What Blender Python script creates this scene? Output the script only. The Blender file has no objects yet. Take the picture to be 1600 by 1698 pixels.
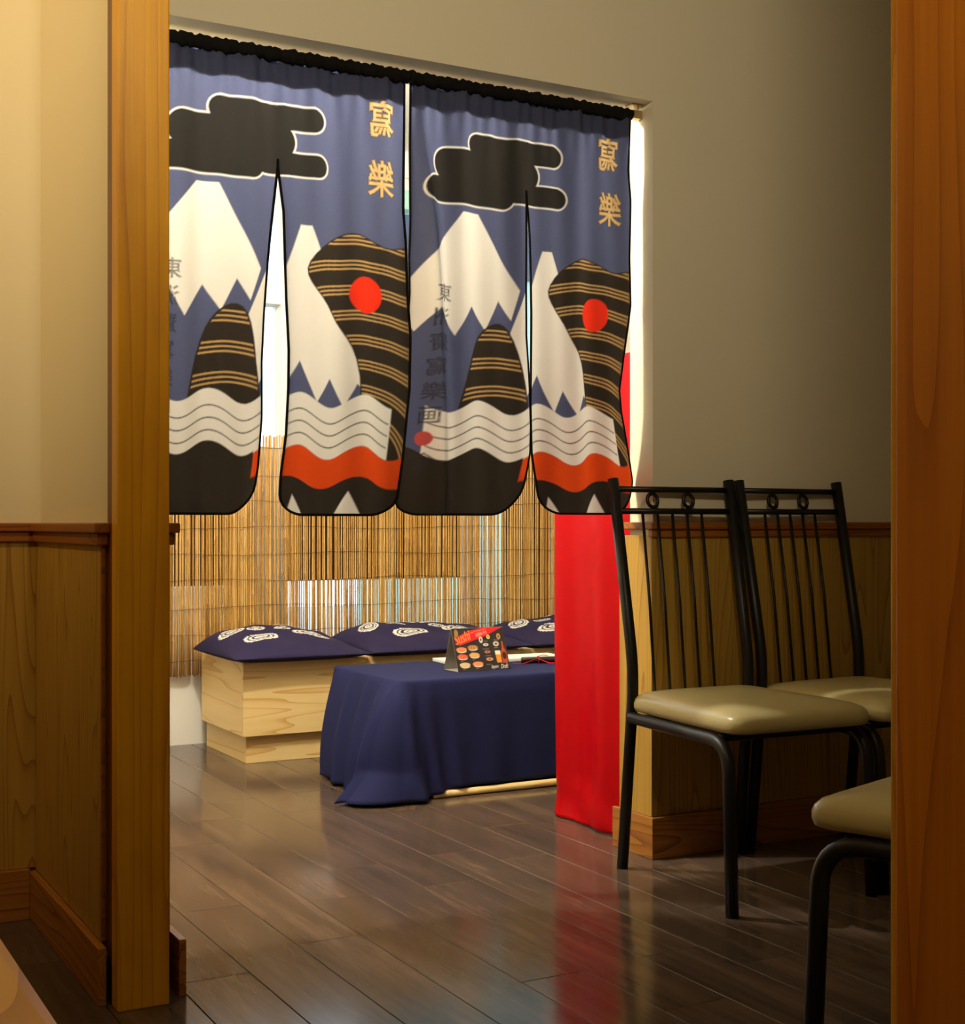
import bpy, bmesh, math, random
import numpy as np
from mathutils import Vector, Matrix
random.seed(7); rng = np.random.default_rng(7)
scn = bpy.context.scene
C = scn.collection

# ------------------------------------------------------------------ camera
cam = bpy.data.cameras.new('camera'); camo = bpy.data.objects.new('camera', cam); C.objects.link(camo)
cam.sensor_fit = 'HORIZONTAL'; cam.sensor_width = 36.0; cam.lens = 36.0*2300/1600
cam.shift_y = 18/1600; cam.clip_start = 0.02
camo.location = (0, 0, .93); camo.rotation_euler = (math.pi/2, 0, -math.radians(28.71))
scn.camera = camo

# ------------------------------------------------------------------ world, lamps, exposure
world = bpy.data.worlds.new('sky'); scn.world = world; world.use_nodes = True
bg = world.node_tree.nodes['Background']; bg.inputs[0].default_value = (.80, .92, 1.0, 1); bg.inputs[1].default_value = 3.4

def lamp(name, loc, watts, color, radius, spot=None, aim=None, blend=.3):
    l = bpy.data.lights.new(name, 'SPOT' if spot else 'POINT'); l.energy = watts; l.color = color; l.shadow_soft_size = radius
    o = bpy.data.objects.new(name, l); C.objects.link(o); o.location = loc
    if spot:
        l.spot_size = math.radians(spot); l.spot_blend = blend
        o.rotation_euler = (Vector(aim)-Vector(loc)).to_track_quat('-Z', 'Y').to_euler()
    return o
lamp('vestibule_ceiling_light', (1.13, 3.72, 2.50), 130, (1.0, .92, .78), .025)
lamp('vestibule_bench_light', (2.70, 4.60, 2.50), 18, (1.0, .92, .78), .05)
lamp('alcove_downlight', (-.50, 2.40, 2.50), 60, (1.0, .70, .31), .06, 108, (.30, 3.39, 1.85), 1.0)
lamp('dining_wall_spotlight', (.62, .52, 2.54), 115, (1.0, .85, .58), .12, 74, (1.70, 3.15, 2.20), 1.0)
lamp('post_fill_light', (.66, 1.02, 2.35), 10, (1.0, .76, .38), .05)  # added fill lamp, brightens the two wooden posts from above

scn.view_settings.view_transform = 'Standard'; scn.view_settings.look = 'None'
scn.view_settings.gamma = 1; scn.view_settings.use_curve_mapping = False
scn.view_settings.exposure = 0.0

# ------------------------------------------------------------------ materials
def lin(r, g, b):
    f = lambda c: ((c/255+.055)/1.055)**2.4 if c/255 > .04045 else c/255/12.92
    return (f(r), f(g), f(b), 1)
class N:
    def __init__(s, name):
        s.m = bpy.data.materials.new(name); s.m.use_nodes = True; s.t = s.m.node_tree
        s.b = s.t.nodes['Principled BSDF']; s.out = s.t.nodes['Material Output']
    def n(s, typ, **kw):
        x = s.t.nodes.new(typ)
        for k, v in kw.items():
            if hasattr(x, k): setattr(x, k, v)
            else: x.inputs[k].default_value = v
        return x
    def l(s, a, b): s.t.links.new(a, b)
    def math(s, op, a, b=None):
        x = s.n('ShaderNodeMath', operation=op)
        for i, v in enumerate((a, b)):
            if v is None: continue
            if isinstance(v, (int, float)): x.inputs[i].default_value = v
            else: s.l(v, x.inputs[i])
        return x.outputs[0]
    def ramp(s, fac, stops):
        r = s.n('ShaderNodeValToRGB'); e = r.color_ramp.elements
        while len(e) < len(stops): e.new(.5)
        for i, (p, c) in enumerate(stops): e[i].position = p; e[i].color = c
        s.l(fac, r.inputs[0]); return r.outputs[0]
    def coords(s, scale=(1, 1, 1), rand=True):
        tc = s.n('ShaderNodeTexCoord'); mp = s.n('ShaderNodeMapping'); mp.inputs['Scale'].default_value = scale
        if rand:
            oi = s.n('ShaderNodeObjectInfo'); ad = s.n('ShaderNodeVectorMath', operation='MULTIPLY_ADD')
            cb = s.n('ShaderNodeCombineXYZ')
            for i in range(3): s.l(oi.outputs['Random'], cb.inputs[i])
            s.l(cb.outputs[0], ad.inputs[0]); ad.inputs[1].default_value = (13.1, 17.3, 9.7); s.l(tc.outputs['Object'], ad.inputs[2])
            s.l(ad.outputs[0], mp.inputs[0])
        else: s.l(tc.outputs['Object'], mp.inputs[0])
        return mp.outputs[0]
    def noise(s, vec, scale, detail=2, rough=.5, dist=0):
        x = s.n('ShaderNodeTexNoise'); x.inputs['Scale'].default_value = scale; x.inputs['Detail'].default_value = detail
        x.inputs['Roughness'].default_value = rough; x.inputs['Distortion'].default_value = dist
        s.l(vec, x.inputs['Vector']); return x.outputs['Fac']
    def bump(s, h, strength, dist=.002):
        x = s.n('ShaderNodeBump'); x.inputs['Strength'].default_value = strength; x.inputs['Distance'].default_value = dist
        s.l(h, x.inputs['Height']); s.l(x.outputs[0], s.b.inputs['Normal'])
    def mix(s, fac, a, b, blend='MIX'):
        x = s.n('ShaderNodeMix', data_type='RGBA', blend_type=blend)
        for sock, v in ((x.inputs[0], fac), (x.inputs[6], a), (x.inputs[7], b)):
            if isinstance(v, (int, float, tuple)): sock.default_value = v
            else: s.l(v, sock)
        return x.outputs[2]
    def set(s, **kw):
        for k, v in kw.items():
            k = k.replace('_', ' ')
            if isinstance(v, (int, float, tuple)): s.b.inputs[k].default_value = v
            else: s.l(v, s.b.inputs[k])
        return s.m

def wood(name, light, mid, dark, along='z', ring=14, fine=.25, rough=.45, freq=1.0, blotch=0.0, scratches=False):
    """grain lines are the contour bands of a noise stretched along the board"""
    w = N(name)
    sc = {'z': (7, 7, .42), 'x': (.42, 7, 7), 'y': (7, .42, 7)}[along]
    v = w.coords(tuple(c*freq for c in sc))
    big = w.noise(v, 1.0, 1.5, .45, .15)
    band = w.math('FRACT', w.math('MULTIPLY', big, ring*1.6))
    band = w.math('POWER', band, 2.2)
    v2 = w.coords(tuple({7: 70, .42: 2.0}[c] for c in sc))
    fib = w.noise(v2, 1.0, 3, .6)
    col = w.ramp(band, [(0, light), (.62, mid), (1, dark)])
    col = w.mix(fine, col, w.ramp(fib, [(.3, dark), (.7, light)]))
    if blotch:
        bl = w.noise(w.coords((3, 3, 1.2)), 2.2, 3, .6)
        col = w.mix(blotch, col, w.ramp(bl, [(.35, dark), (.65, light)]))
    w.set(Base_Color=col, Roughness=rough)
    w.bump(fib, .15)
    return w.m

M = {}
M['pine'] = wood('pale_pine', lin(190, 152, 66), lin(180, 140, 56), lin(146, 98, 32), 'z', 17, .22, .45)
M['pine_x'] = wood('pale_pine_bench', lin(240, 212, 150), lin(236, 204, 138), lin(212, 164, 92), 'x', 9, .15, .5)
M['pine_y'] = wood('pale_pine_bench_end', lin(240, 212, 150), lin(236, 204, 138), lin(212, 164, 92), 'y', 9, .15, .5)
M['base_x'] = wood('knotty_baseboard', lin(184, 124, 50), lin(164, 102, 36), lin(104, 58, 20), 'x', 12, .35, .5)
M['base_y'] = wood('knotty_baseboard_side', lin(184, 124, 50), lin(164, 102, 36), lin(104, 58, 20), 'y', 12, .35, .5)
M['rail_x'] = wood('stained_rail', lin(164, 98, 34), lin(146, 82, 25), lin(104, 56, 15), 'x', 8, .35, .42)
M['rail_y'] = wood('stained_rail_side', lin(164, 98, 34), lin(146, 82, 25), lin(104, 56, 15), 'y', 8, .35, .42)
M['post'] = wood('orange_stained_post', lin(244, 182, 24), lin(234, 168, 18), lin(186, 116, 10), 'z', 7, .35, .38, 1.0, .35)
M['post2'] = wood('red_brown_stained_post', lin(226, 142, 22), lin(212, 128, 17), lin(168, 88, 9), 'z', 6, .35, .36, 1.0, .22)
M['darkpost'] = wood('dark_stained_post', lin(128, 68, 14), lin(112, 58, 10), lin(80, 38, 6), 'z', 6, .35, .4)
M['table'] = wood('honey_table', lin(232, 170, 70), lin(218, 152, 56), lin(180, 112, 36), 'y', 8, .2, .35)

p = N('cream_paint'); v = p.coords((1, 1, 1), False)
p.set(Base_Color=p.mix(p.noise(v, 1.6, 3, .6), lin(226, 216, 190), lin(233, 224, 200)), Roughness=.75); p.bump(p.noise(v, 260, 2), .12, .001); M['paint'] = p.m
p = N('white_paint'); v = p.coords((1, 1, 1), False)
p.set(Base_Color=p.mix(p.noise(v, 2.5, 3, .6), lin(226, 224, 218), lin(236, 234, 229)), Roughness=.6); M['white'] = p.m

# dark laminate floor
p = N('dark_laminate'); oi = p.n('ShaderNodeObjectInfo')
v = p.coords((6, .7, 1)); blot = p.noise(v, 2.3, 4, .62, .3)
fib = p.noise(p.coords((70, 2.0, 1)), 1.0, 3, .6)
scr = p.noise(p.coords((9, 60, 1)), 1.0, 2, .5)
col = p.ramp(blot, [(.25, lin(60, 50, 43)), (.5, lin(85, 70, 58)), (.75, lin(120, 97, 77))])
col = p.mix(.25, col, p.ramp(fib, [(.3, lin(66, 54, 46)), (.7, lin(124, 100, 82))]))
col = p.mix(p.math('MULTIPLY', oi.outputs['Random'], .40), col, lin(66, 55, 49))
p.set(Base_Color=col, Roughness=p.math('ADD', p.math('MULTIPLY', blot, .08), .10)); p.b.inputs['Specular IOR Level'].default_value = .20
p.bump(fib, .06, .001); M['floor'] = p.m
p = N('floor_seam'); p.set(Base_Color=lin(70, 60, 52), Roughness=.5); M['seam'] = p.m

p = N('black_metal'); v = p.coords((1, 1, 1)); p.set(Base_Color=p.mix(p.noise(v, 30, 2), lin(16, 15, 15), lin(26, 24, 23)), Roughness=.42); p.b.inputs['Specular IOR Level'].default_value = .4; M['black'] = p.m
p = N('brass'); v = p.coords(); p.set(Base_Color=p.mix(p.noise(v, 40), lin(170, 150, 110), lin(190, 172, 130)), Metallic=.7, Roughness=.4); M['brass'] = p.m
p = N('cream_vinyl'); v = p.coords((1, 1, 1)); w1 = p.noise(v, 60, 4, .6)
p.set(Base_Color=p.mix(p.noise(v, 6, 3), lin(196, 182, 128), lin(208, 194, 142)), Roughness=p.math('ADD', p.math('MULTIPLY', w1, .12), .26)); p.bump(w1, .10, .002); M['vinyl'] = p.m

def cloth(name, color, color2=None, attr=None, trans=.45, weave=900, rough=.85, sheen=.0):
    w = N(name); t = w.t
    v = w.coords((1, 1, 1), False)
    if attr:
        a = w.n('ShaderNodeVertexColor'); a.layer_name = attr; col = a.outputs[0]
    else: col = w.mix(w.noise(v, 5, 4, .6), color, color2 or color)
    col = w.mix(.10, col, w.ramp(w.noise(v, weave, 1), [(.35, (0, 0, 0, 1)), (.65, (1, 1, 1, 1))]), 'OVERLAY')
    w.set(Base_Color=col, Roughness=rough); w.b.inputs['Specular IOR Level'].default_value = .15
    w.bump(w.noise(v, weave, 1), .2, .0008)
    if sheen: w.b.inputs['Sheen Weight'].default_value = sheen
    if trans:
        tr = w.n('ShaderNodeBsdfTranslucent'); w.l(col, tr.inputs[0])
        mx = w.n('ShaderNodeMixShader'); mx.inputs[0].default_value = trans
        w.l(w.b.outputs[0], mx.inputs[1]); w.l(tr.outputs[0], mx.inputs[2]); w.l(mx.outputs[0], w.out.inputs[0])
    return w.m
M['noren'] = cloth('printed_cotton', None, attr='print', trans=.32)
M['blackcloth'] = cloth('black_binding', lin(18, 17, 18), lin(24, 22, 22), trans=0)
M['hem'] = cloth('grey_hem_lining', lin(96, 94, 100), lin(104, 100, 104), trans=.3)
M['navy'] = cloth('navy_cotton', lin(27, 31, 66), lin(33, 37, 78), trans=0, weave=500)
M['cushion'] = cloth('indigo_print', None, attr='print', trans=0, weave=600)
M['red'] = cloth('red_satin', lin(172, 2, 12), lin(182, 4, 15), trans=.05, rough=.40); 
M['cord'] = cloth('red_cord', lin(200, 20, 34), trans=0)
M['card'] = N('printed_card').m
w = N('printed_card_front'); a = w.n('ShaderNodeVertexColor'); a.layer_name = 'print'; w.set(Base_Color=a.outputs[0], Roughness=.35); M['cardprint'] = w.m
w = N('grey_card'); v = w.coords(); w.set(Base_Color=w.mix(w.noise(v, 20), lin(150, 144, 134), lin(166, 160, 148)), Roughness=.6); M['cardback'] = w.m
w = N('white_board'); v = w.coords(); w.set(Base_Color=w.mix(w.noise(v, 8), lin(240, 240, 236), lin(232, 232, 228)), Roughness=.4); M['board'] = w.m
w = N('dark_lacquer'); v = w.coords(); w.set(Base_Color=w.mix(w.noise(v, 14), lin(34, 16, 18), lin(48, 20, 22)), Roughness=.3); M['lacquer'] = w.m
w = N('brown_board'); v = w.coords((1, 1, 1)); w.set(Base_Color=w.mix(w.noise(v, 9, 3), lin(78, 50, 20), lin(94, 62, 28)), Roughness=.8); M['brown'] = w.m
w = N('teal_paint'); v = w.coords(); w.set(Base_Color=w.mix(w.noise(v, 3), lin(150, 196, 190), lin(160, 206, 200)), Roughness=.6); M['teal'] = w.m
w = N('navy_fascia'); v = w.coords(); w.set(Base_Color=w.mix(w.noise(v, 3), lin(34, 44, 66), lin(42, 54, 78)), Roughness=.4); M['fascia'] = w.m
w = N('pavement'); v = w.coords(); w.set(Base_Color=w.mix(w.noise(v, 6, 4), lin(150, 150, 148), lin(178, 177, 172)), Roughness=.9); M['pavement'] = w.m
w = N('wire'); v = w.coords(); w.set(Base_Color=w.mix(w.noise(v, 30), lin(52, 40, 26), lin(70, 54, 34)), Roughness=.6); M['wire'] = w.m
w = N('reed'); oi = w.n('ShaderNodeObjectInfo'); v = w.coords((3, 3, 1)); nz = w.noise(v, 9, 3)
col = w.ramp(oi.outputs['Random'], [(0, lin(190, 138, 60)), (.5, lin(218, 172, 92)), (1, lin(238, 204, 134))])
col = w.mix(w.math('MULTIPLY', nz, .5), col, lin(168, 112, 48)); w.set(Base_Color=col, Roughness=.45)
tr = w.n('ShaderNodeBsdfTranslucent'); w.l(col, tr.inputs[0]); mx = w.n('ShaderNodeMixShader'); mx.inputs[0].default_value = .15
w.l(w.b.outputs[0], mx.inputs[1]); w.l(tr.outputs[0], mx.inputs[2]); w.l(mx.outputs[0], w.out.inputs[0]); M['reed'] = w.m
w = N('window_glass'); t = w.t; tp = w.n('ShaderNodeBsdfTransparent'); tp.inputs[0].default_value = (.93, .97, .98, 1)
gl = w.n('ShaderNodeBsdfGlossy'); gl.inputs['Roughness'].default_value = .02; fr = w.n('ShaderNodeFresnel'); fr.inputs[0].default_value = 1.45
mx = w.n('ShaderNodeMixShader'); w.l(fr.outputs[0], mx.inputs[0]); w.l(tp.outputs[0], mx.inputs[1]); w.l(gl.outputs[0], mx.inputs[2]); w.l(mx.outputs[0], w.out.inputs[0]); M['glass'] = w.m

# ------------------------------------------------------------------ object helpers
def tag(o, label=None, cat=None, group=None, kind=None):
    if label: o['label'] = label
    if cat: o['category'] = cat
    if group: o['group'] = group
    if kind: o['kind'] = kind
    return o
def empty(name, loc, label, cat, group=None, rz=0):
    o = bpy.data.objects.new(name, None); o.empty_display_size = .1; C.objects.link(o)
    o.location = loc; o.rotation_euler = (0, 0, rz); return tag(o, label, cat, group)
def link(name, me, mat, parent=None, world_space=True):
    o = bpy.data.objects.new(name, me); C.objects.link(o)
    if mat and not me.materials: me.materials.append(mat)
    if parent:
        o.parent = parent
        if world_space: o.matrix_parent_inverse = Matrix.LocRotScale(parent.location, parent.rotation_euler, None).inverted()
    return o
def from_bm(name, bm, mat, parent=None, smooth=False, world_space=True):
    me = bpy.data.meshes.new(name); bmesh.ops.recalc_face_normals(bm, faces=bm.faces); bm.to_mesh(me); bm.free()
    if smooth: me.shade_smooth()
    return link(name, me, mat, parent, world_space)
def pyd(name, verts, faces, mat, parent=None, smooth=True, world_space=True):
    me = bpy.data.meshes.new(name); me.from_pydata([tuple(map(float, q)) for q in verts], [], [tuple(map(int, f)) for f in faces]); me.update()
    if smooth: me.shade_smooth()
    return link(name, me, mat, parent, world_space)
def add_box(bm, a, b, bev=0.0):
    g = bmesh.ops.create_cube(bm, size=1)
    vs = g['verts']
    for q in vs:
        q.co = Vector([(a[i]+b[i])/2 + q.co[i]*(b[i]-a[i]) for i in range(3)])
    if bev:
        es = list({e for q in vs for e in q.link_edges})
        bmesh.ops.bevel(bm, geom=es, offset=bev, segments=2, profile=.6, affect='EDGES')
def box(name, a, b, mat, parent=None, bev=.002, world_space=True):
    bm = bmesh.new(); add_box(bm, a, b, bev); return from_bm(name, bm, mat, parent, False, world_space)
def boxes(name, lst, mat, parent=None, bev=0.0):
    bm = bmesh.new()
    for a, b in lst: add_box(bm, a, b, bev)
    return from_bm(name, bm, mat, parent)
def tube_data(pts, r, n=8, closed=False, ry=None):
    pts = [Vector(q) for q in pts]; V = []; F = []
    up = None; L = len(pts)
    rs = r if hasattr(r, '__len__') else [r]*L
    for i, q in enumerate(pts):
        a = pts[i-1] if (i or closed) else q; b = pts[(i+1) % L] if (i < L-1 or closed) else q
        t = (b-a).normalized()
        if up is None: up = t.orthogonal().normalized()
        up = (up - t*up.dot(t)).normalized(); s = t.cross(up)
        for k in range(n):
            an = 2*math.pi*k/n; V.append(q + (up*math.cos(an)+s*math.sin(an))*rs[i])
    for i in range(L if closed else L-1):
        j = (i+1) % L
        for k in range(n): F.append((i*n+k, i*n+(k+1) % n, j*n+(k+1) % n, j*n+k))
    if not closed: F.append(tuple(range(n-1, -1, -1))); F.append(tuple((L-1)*n+k for k in range(n)))
    return V, F
def tube(name, pts, r, mat, parent=None, n=8, closed=False, world_space=True):
    V, F = tube_data(pts, r, n, closed); return pyd(name, V, F, mat, parent, True, world_space)
def fillet(pts, rad, seg=6):
    out = [Vector(pts[0])]
    for i in range(1, len(pts)-1):
        a, q, b = Vector(pts[i-1]), Vector(pts[i]), Vector(pts[i+1])
        u = (a-q).normalized(); w = (b-q).normalized(); rr = min(rad[i-1] if hasattr(rad, '__len__') else rad, (a-q).length*.49, (b-q).length*.49)
        for k in range(seg+1):
            t = k/seg; out.append((q+u*rr)*(1-t)**2 + q*2*t*(1-t) + (q+w*rr)*t*t)
    out.append(Vector(pts[-1])); return out
def struct(o, label, cat): return tag(o, label, cat, None, 'structure')

# ------------------------------------------------------------------ flat print: painted per vertex
def srgb(*c): return np.array(lin(*c)[:3])
class Print:
    def __init__(s, u, v, base, aa): s.u = u; s.v = v; s.aa = aa; s.c = np.tile(np.array(base), (len(u), 1))
    def put(s, sd, col):
        a = np.clip(.5 - sd/s.aa, 0, 1)[:, None]; s.c = s.c*(1-a) + np.array(col)*a
    def seg(s, a, b):
        ax, ay = a; bx, by = b; dx, dy = bx-ax, by-ay; L = dx*dx+dy*dy+1e-12
        t = np.clip(((s.u-ax)*dx+(s.v-ay)*dy)/L, 0, 1); return np.hypot(s.u-ax-t*dx, s.v-ay-t*dy)
    def capsule(s, a, b, r): return s.seg(a, b)-r
    def circle(s, c, r, sx=1, sy=1): return (np.hypot((s.u-c[0])/sx, (s.v-c[1])/sy)-r)*min(sx, sy)
    def line(s, pts): return np.min([s.seg(pts[i], pts[i+1]) for i in range(len(pts)-1)], axis=0)
    def poly(s, pts):
        d = s.line(list(pts)+[pts[0]]); ins = np.zeros(len(s.u), bool)
        for i in range(len(pts)):
            (ax, ay), (bx, by) = pts[i-1], pts[i]
            c = (ay > s.v) != (by > s.v)
            with np.errstate(divide='ignore', invalid='ignore'): x = (bx-ax)*(s.v-ay)/(by-ay)+ax
            ins ^= c & (s.u < x)
        return np.where(ins, -d, d)
    def tris(s, T):
        m = np.full(len(s.u), 1.0)
        for a, b, c in T:
            lo = np.minimum(np.minimum(a, b), c)-s.aa; hi = np.maximum(np.maximum(a, b), c)+s.aa
            ix = np.where((s.u > lo[0]) & (s.u < hi[0]) & (s.v > lo[1]) & (s.v < hi[1]))[0]
            if not len(ix): continue
            u, v = s.u[ix], s.v[ix]; d = np.full(len(ix), -1.0)
            sg = 1 if (b[0]-a[0])*(c[1]-a[1])-(b[1]-a[1])*(c[0]-a[0]) > 0 else -1
            for p0, p1 in ((a, b), (b, c), (c, a)):
                e = p1-p0; L = math.hypot(*e)+1e-12
                d = np.maximum(d, -sg*(e[0]*(v-p0[1])-e[1]*(u-p0[0]))/L)
            m[ix] = np.minimum(m[ix], d)
        return m
def smooth_poly(pts, k=6):
    P = np.array(pts, float); n = len(P); out = []
    for i in range(n):
        a, b, c, d = P[i-1], P[i], P[(i+1) % n], P[(i+2) % n]
        for t in np.linspace(0, 1, k, endpoint=False):
            out.append(tuple(.5*((2*b)+(c-a)*t+(2*a-5*b+4*c-d)*t*t+(3*b-a-3*c+d)*t**3)))
    return out
_tc = {}
def text_tris(body, size, center, mirror=False, shear=0, rot=0, squash=1.0):
    if body not in _tc:
        cu = bpy.data.curves.new('lettering', 'FONT'); cu.body = body; cu.align_x = 'CENTER'; cu.align_y = 'CENTER'; cu.resolution_u = 3
        o = bpy.data.objects.new('lettering', cu); C.objects.link(o); bpy.context.view_layer.update()
        ev = o.evaluated_get(bpy.context.evaluated_depsgraph_get()); me = ev.to_mesh(); me.calc_loop_triangles()
        P = np.array([q.co[:2] for q in me.vertices]); I = np.array([t.vertices[:] for t in me.loop_triangles])
        P = P - (P.max(0)+P.min(0))/2
        ev.to_mesh_clear(); bpy.data.objects.remove(o); bpy.data.curves.remove(cu); _tc[body] = (P, I)
    P, I = _tc[body]; P = P*size; P = P*np.array([squash, 1]); P = np.stack([P[:, 0]+shear*P[:, 1], P[:, 1]], 1)
    if mirror: P = P*np.array([-1, 1])
    c, s = math.cos(rot), math.sin(rot); P = P@np.array([[c, s], [-s, c]]) + np.array(center)
    return [P[i] for i in I]
def set_print(me, rgb):
    a = me.color_attributes.new('print', 'FLOAT_COLOR', 'POINT')
    a.data.foreach_set('color', np.concatenate([rgb, np.ones((len(rgb), 1))], 1).astype(np.float32).ravel())
    me.color_attributes.active_color = a
def grid_faces(nu, nv, off=0):
    i = np.arange(nv-1)[:, None]*nu+np.arange(nu-1)[None, :]+off
    return np.stack([i, i+1, i+nu+1, i+nu], -1).reshape(-1, 4)

# ================================================================== THE ROOM
# floor: slab with separate planks
floor = struct(boxes('floor', [((-1.7, -1.6, -.12), (4.5, 5.9, -.010)), ((-1.7, -1.6, -.02), (4.5, 1.25, 0)), ((-1.7, 1.25, -.02), (-.12, 5.9, 0)), ((3.88, 1.25, -.02), (4.5, 5.9, 0))], M['floor']),
               'dark brown laminate plank floor running through the doorway', 'floor')
X0, PW, PL = 1.418, .154, 1.028
known = {-3: 3.244, -2: 3.908, -1: 3.19, 0: 3.453, 1: 3.18, 2: 3.47}
plank_me = {}
for k in range(-10, 16):
    j = known.get(k, 2.2 + (k*.377) % PL)
    while j > 1.25: j -= PL
    y = j
    while y < 5.70:
        a, b = max(y, 1.25), min(y+PL, 5.70)
        if b-a > .02:
            L = round(b-a-.0014, 4)
            if L not in plank_me:
                bm = bmesh.new(); add_box(bm, (-(PW-.0014)/2, -L/2, -.0095), ((PW-.0014)/2, L/2, 0)); 
                es = [e for e in bm.edges if all(q.co.z > -.001 for q in e.verts)]
                bmesh.ops.bevel(bm, geom=es, offset=.0011, segments=1, affect='EDGES')
                me = bpy.data.meshes.new('plank'); bmesh.ops.recalc_face_normals(bm, faces=bm.faces); bm.to_mesh(me); bm.free(); me.materials.append(M['floor']); plank_me[L] = me
            o = bpy.data.objects.new('plank', plank_me[L]); C.objects.link(o); o.parent = floor
            o.location = (X0+PW*(k+.5), (a+b)/2, 0)
        y += PL

CEIL = 2.62
# wall with the curtained opening
wf = struct(boxes('wall_front', [((.775, 3.155, 2.103), (4.4, 3.265, CEIL)), ((2.268, 3.155, 0), (4.4, 3.265, 2.103))], M['paint']),
            'cream painted wall with the curtained opening, chairs stand against it', 'wall')
box('wainscot_panel', (2.262, 3.146, .115), (4.4, 3.155, .895), M['pine'], wf, .001)
box('wainscot_panel', (2.262, 3.265, .115), (4.4, 3.302, .895), M['pine'], wf, .001)
box('wainscot_end_panel', (2.257, 3.1455, .115), (2.268, 3.303, .895), M['pine'], wf, .001)
# left stub wall and alcove wall
wp = struct(boxes('wall_partition', [((.662, 2.735, 0), (.775, 5.69, CEIL))], M['paint']), 'short cream partition wall ending in the orange wooden post', 'wall')
box('wainscot_panel', (.648, 2.739, .112), (.662, 3.38, .893), M['pine'], wp, .001)
box('wainscot_panel', (.775, 2.735, .112), (.785, 3.155, .893), M['pine'], wp, .001)
box('panel_edge_strip', (.6485, 2.731, .112), (.6555, 2.739, .905), M['rail_x'], wp, .001)
wl = struct(boxes('wall_left', [((-1.7, 3.39, 0), (.662, 3.50, CEIL))], M['paint']), 'cream painted alcove wall above pine wainscot', 'wall')
box('wainscot_panel', (-1.7, 3.377, .118), (.648, 3.39, .893), M['pine'], wl, .001)
# enclosing walls of the dining side, beyond the frame
struct(boxes('wall_back', [((-1.7, -1.7, 0), (4.5, -1.6, CEIL))], M['paint']), 'cream wall closing the dining room behind the viewer', 'wall')
struct(boxes('wall_side', [((-1.8, -1.7, 0), (-1.7, 3.5, CEIL))], M['paint']), 'cream side wall of the dining room', 'wall')
struct(boxes('wall_end', [((4.4, -1.7, 0), (4.5, 5.9, CEIL))], M['paint']), 'cream end wall at the far side of the chairs', 'wall')
wr = struct(boxes('wall_right', [((1.43, 1.02, 0), (4.4, 1.12, CEIL))], M['paint']), 'cream wall running on from the broad red-brown post', 'wall')
struct(boxes('ceiling', [((-1.8, -1.7, CEIL), (4.5, 5.9, CEIL+.08))], M['white']), 'white ceiling above dining side and vestibule', 'ceiling')

# baseboards
struct(box('baseboard_front', (2.250, 3.130, 0), (4.4, 3.146, .114), M['base_x'], None, .002), 'knotty pine baseboard under the wainscot behind the chairs', 'baseboard')
struct(box('baseboard_opening', (2.249, 3.1305, 0), (2.2618, 3.327, .114), M['base_y'], None, .002), 'knotty baseboard on the end of the wall beside the red drape', 'baseboard')
struct(box('baseboard_partition', (.632, 2.690, 0), (.648, 3.376, .112), M['base_y'], None, .002), 'reddish brown baseboard on the shaded side of the partition', 'baseboard')
struct(box('baseboard_left', (-1.7, 3.362, 0), (.632, 3.377, .118), M['base_x'], None, .002), 'orange pine baseboard of the alcove wall', 'baseboard')
struct(box('baseboard_vestibule', (.785, 2.672, 0), (.800, 3.9, .112), M['base_y'], None, .002), 'short end of baseboard peeping out behind the orange post', 'baseboard')
# chair rails: cap and moulding under it
def rail(name, lo, hi, n, mat, label):
    t = struct(box(name, lo, hi, mat, None, .003), label, 'chair rail'); return t
def rail2(num, capa, capb, mola, molb, mat, label):
    t = rail('trim_%d' % num, capa, capb, 0, mat, label); box('moulding', mola, molb, mat, t, .003); return t
rail2(1, (2.245, 3.128, .912), (4.4, 3.312, .932), (2.252, 3.137, .890), (4.4, 3.155, .912), M['rail_x'], 'brown chair rail along the wall behind the chairs')
rail2(2, (.630, 2.712, .910), (.662, 3.372, .930), (.638, 2.722, .886), (.662, 3.377, .910), M['rail_y'], 'dark brown chair rail along the side of the partition')
rail2(3, (-1.7, 3.360, .910), (.662, 3.39, .930), (-1.7, 3.368, .886), (.648, 3.39, .910), M['rail_x'], 'orange brown chair rail on the alcove wall')
rail2(4, (.775, 2.712, .910), (.800, 3.15, .930), (.775, 2.722, .886), (.792, 3.15, .910), M['rail_y'], 'end of a chair rail just behind the orange post')
# posts
t5 = struct(box('trim_5', (.657, 2.640, 0), (.757, 2.687, CEIL), M['post'], None, .003), 'orange stained square wooden post at the end of the partition', 'post')
box('back_board', (.660, 2.687, 0), (.771, 2.735, CEIL), M['darkpost'], t5, .004)
t6 = struct(box('trim_6', (1.300, .98, 0), (1.43, 1.288, CEIL), M['post2'], None, .004), 'broad red-brown stained wooden door post cutting off the nearest chair', 'post')
box('edge_strip', (1.302, 1.288, 0), (1.42, 1.298, CEIL), M['post'], t6, .003)

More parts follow.
